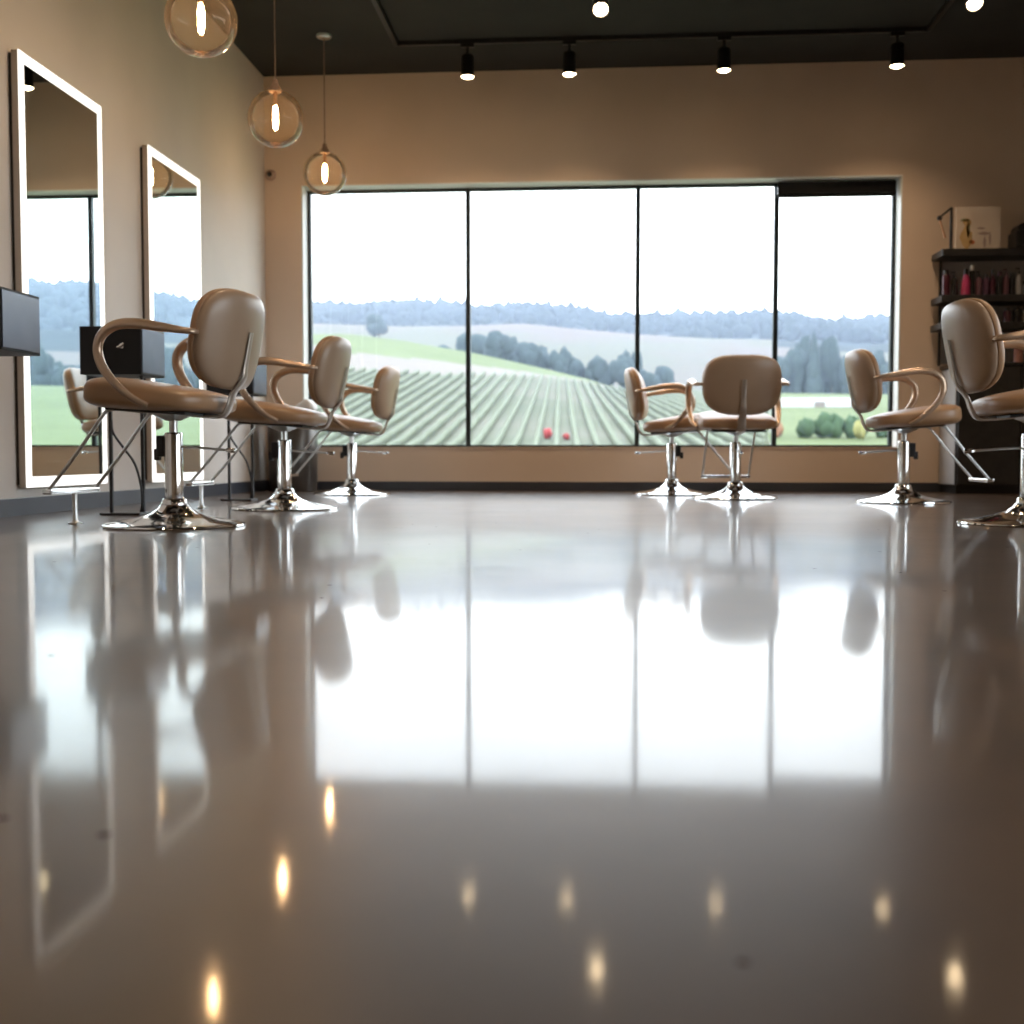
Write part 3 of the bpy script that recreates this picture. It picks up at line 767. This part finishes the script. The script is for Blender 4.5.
# tree line behind the vineyard crest (px spread turned into metres once): (X, Y, top height factor, width)
def at(u, Y): return u*Y
tl = [(-.108,350,.1065,10),(-.090,326,.108,7),(-.082,352,.102,9),(-.066,330,.0985,8),(-.050,336,.0945,6.5),(-.036,328,.0925,5.5),(-.022,330,.0875,7),(-.001,326,.086,7),(.018,322,.0865,6),(.026,345,.0905,6),(.040,328,.074,6.5),(.056,334,.078,6)]
for u,Y,e,w in tl:
    X = u*Y; z = nearz(X,Y)-.3; top = CZ+Y*e
    tree(X, Y, z, max(4.,top-z), w, 'hazy dark green tree in the line just behind the vineyard crest', 'tree line behind the vineyard crest')
for u,Y,e,w in [(-.135,420,.101,16),(-.195,560,.124,10),(-.096,440,.100,10)]:
    X=u*Y; z = (nearz if Y<380 else midz)(X,Y)-1
    tree(X,Y,z,max(5,CZ+Y*e-z),w,'hazy tree on the pale slope beyond the left window pane','trees beyond the left pane')
random.seed(21)
for k in range(16):
    u = .153+.0150*(k//2)+random.uniform(-.001,.001)+.0075*(k%2); Y = 334+(k%2)*24+(k//2%2)*5+random.uniform(-2,2); X = u*Y
    z = nearz(X,Y)-1; e = .078 + .014*random.random() + (.012 if .165<u<.205 else 0)
    tree(X,Y,z,max(6,CZ+Y*e-z),random.uniform(5.4,6.6),'hazy blue-green tree in the wood beyond the right-hand meadow','wood beyond the right-hand meadow', conifer=(k%9==4))
for k in range(24):
    u = .275+.0135*k+random.uniform(-.001,.001); Y = 336+(k%2)*22; X=u*Y
    z = nearz(X,Y)-1; e = .080+.02*random.random()
    tree(X,Y,z,max(6,CZ+Y*e-z),random.uniform(6.5,8),'hazy tree seen only in the mirrors, beyond the meadow','trees seen in the mirrors')

# vine rows
def vine_row(X0, ya, yb, label):
    drift = -.035
    bm = nb(); prev = None
    n = max(8,int((yb-ya)/3.2)); sd = X0*7.7
    for i in range(n+1):
        Y = ya+(yb-ya)*i/n; X = X0+drift*(Y-110)
        z = nearz(X,Y); j = noise.noise(Vector((Y*.5, sd, 0)))
        w = .30*(1+.5*j); h = .85*(1+.25*noise.noise(Vector((Y*.7,sd,5))))
        ring = [bm.verts.new((X+a, Y, z+b)) for a,b in ((-w*.6,.02),(-w,.5),(-w*.7,h*.9),(0,h),(w*.7,h*.9),(w,.5),(w*.6,.02))]
        if prev:
            for a in range(6): bm.faces.new((prev[a],prev[a+1],ring[a+1],ring[a]))
            bm.faces.new((prev[6],prev[0],ring[0],ring[6]))
        else: bm.faces.new(ring)
        prev = ring
    bm.faces.new(list(reversed(prev)))
    bmesh.ops.recalc_face_normals(bm, faces=bm.faces)
    return tag(obj('vine_row', bm, G['vine'], smooth=True), label, 'vine row', 'vine rows on the slope')
x = -84.
while x < 48:
    Xe = x - .035*150
    yb = min(292, ymeadow(Xe)-(10 if Xe > -14 else min(38, 10+(-14-Xe)*1.6))-2 if Xe < 2 else 292)
    vine_row(x, max(92, (x+3.9)/.178) if x > 12 else 92, yb, 'trained green vine row running up the vineyard slope outside')
    x += 1.9

def shrub(x, y, w, h, m, label, group=None, name='shrub'):
    V, F = [], []; sd = random.random()*50
    for k in range(7):
        a = random.uniform(0,2*pi); q = w*random.uniform(.22,.34)
        blob(V, F, (w*.28*cos(a), w*.28*sin(a), h*random.uniform(.35,.62)), (q,q,h*.38), IV2, IF2, .3, 2.5, sd+k)
    o = mesh_obj(name, V, F, m); o.location = (x,y,nearz(x,y)-.05)
    return tag(o, label, 'shrub', group)
shrub(-.046*118, 118, .8, 1.3, G['redf'], 'bright red flowering shrub at the foot of the vineyard', name='flowering_shrub')
shrub(-.030*117, 117, .7, .8, G['redf'], 'smaller low red flowering shrub right of the bright red one', name='flowering_shrub')
for u,w,h in ((.174,2.3,2.2),(.196,2.5,2.8),(.218,2.3,2.4),(.245,2.2,2.0)):
    shrub(u*122, 122, w, h, G['bush'], 'leafy green bush below the long white shed outside', 'bushes below the white shed')
shrub(.157*120, 122, 1.0, 1.7, G['orange'], 'rust-coloured shrub outside, just right of the last mullion')
shrub(.222*118, 118, 1.1, 2.1, G['yellow'], 'yellow-green shrub outside near the right end of the window')
# long white polytunnel on the meadow
Ys = 205.; xa, xb = .150*Ys, .222*Ys
t = thing('polytunnel', 'long low white shed on the meadow seen through the right pane', 'shed', ((xa+xb)/2,Ys,nearz((xa+xb)/2,Ys)-.15))
bm = nb(); rr=1.7; ln=(xb-xa)/2; prev=None
for i in range(25):
    X = -ln+2*ln*i/24
    k = 1.0 if i%3 else .97
    ring = [bm.verts.new((X, -rr*cos(pi*j/10)*k*1.2, .02+rr*sin(pi*j/10)*k)) for j in range(11)]
    if prev:
        for j in range(10): bm.faces.new((prev[j],prev[j+1],ring[j+1],ring[j]))
    else: bm.faces.new(ring)
    prev = ring
bm.faces.new(list(reversed(prev))); bmesh.ops.recalc_face_normals(bm, faces=bm.faces)
obj('cover', bm, G['shed'], t, True)
bm = nb(); box(bm, (-.9,-rr*1.2-.12,0), (.9,-rr*1.2-.02,1.0), .03); obj('door', bm, G['pinkearth'], t)

# haze in the valley air (real scattering volume)
hm = bpy.data.materials.new('valley_haze'); hm.use_nodes = True
nt = hm.node_tree; nt.nodes.remove(nt.nodes['Principled BSDF'])
vs = nt.nodes.new('ShaderNodeVolumeScatter'); vs.inputs['Color'].default_value = (.66,.77,1,1); vs.inputs['Density'].default_value = .00032
nt.links.new(vs.outputs[0], nt.nodes['Material Output'].inputs['Volume'])
try: hm.cycles.homogeneous_volume = True
except Exception: pass
bm = nb(); box(bm, (-900,60,-40), (1300,1500,330)); tag(obj('haze', bm, hm), 'pale blue haze hanging over the valley and hills', 'haze', kind='stuff')

# ------------------------------------------------------------------ sky
w = bpy.data.worlds.new('overcast_sky'); scene.world = w; w.use_nodes = True
nt = w.node_tree; bg = nt.nodes['Background']
tc = nt.nodes.new('ShaderNodeTexCoord'); sx = nt.nodes.new('ShaderNodeSeparateXYZ'); rp = nt.nodes.new('ShaderNodeValToRGB')
nt.links.new(tc.outputs['Generated'], sx.inputs[0]); nt.links.new(sx.outputs['Z'], rp.inputs[0]); nt.links.new(rp.outputs[0], bg.inputs['Color'])
e = rp.color_ramp.elements; e[0].position = 0; e[0].color = (.90,.95,1,1); e[1].position = .8; e[1].color = (.74,.86,1,1)
bg.inputs['Strength'].default_value = 5.7

# ------------------------------------------------------------------ camera
cam = bpy.data.cameras.new('camera'); co = bpy.data.objects.new('camera', cam); col.objects.link(co)
yaw, pitch, roll = -.0771, -.0493, .0007
cy, sy, cp, sp_ = cos(yaw), sin(yaw), cos(pitch), sin(pitch)
fwd = Vector((sy*cp, cy*cp, sp_)); right = Vector((cy,-sy,0)); up = right.cross(fwd)
r2 = right*cos(roll)+up*sin(roll); u2 = -right*sin(roll)+up*cos(roll)
mw = Matrix((r2, u2, -fwd)).transposed().to_4x4(); mw.translation = (0,0,CZ)
co.matrix_world = mw
cam.sensor_width = 36; cam.lens = 1140*36/1024
cam.clip_start = .05; cam.clip_end = 4000
cam.dof.use_dof = True; cam.dof.focus_distance = 3.4; cam.dof.aperture_fstop = 3.6
scene.camera = co
scene.view_settings.view_transform = 'Standard'
try: scene.view_settings.look = 'None'
except Exception: pass
scene.view_settings.gamma = 1; scene.view_settings.exposure = .12
try: scene.view_settings.use_curve_mapping = False
except Exception: pass
scene.cycles.max_bounces = 10; scene.cycles.diffuse_bounces = 5; scene.cycles.glossy_bounces = 5
scene.cycles.transparent_max_bounces = 12; scene.cycles.volume_bounces = 1
scene.cycles.sample_clamp_indirect = 8
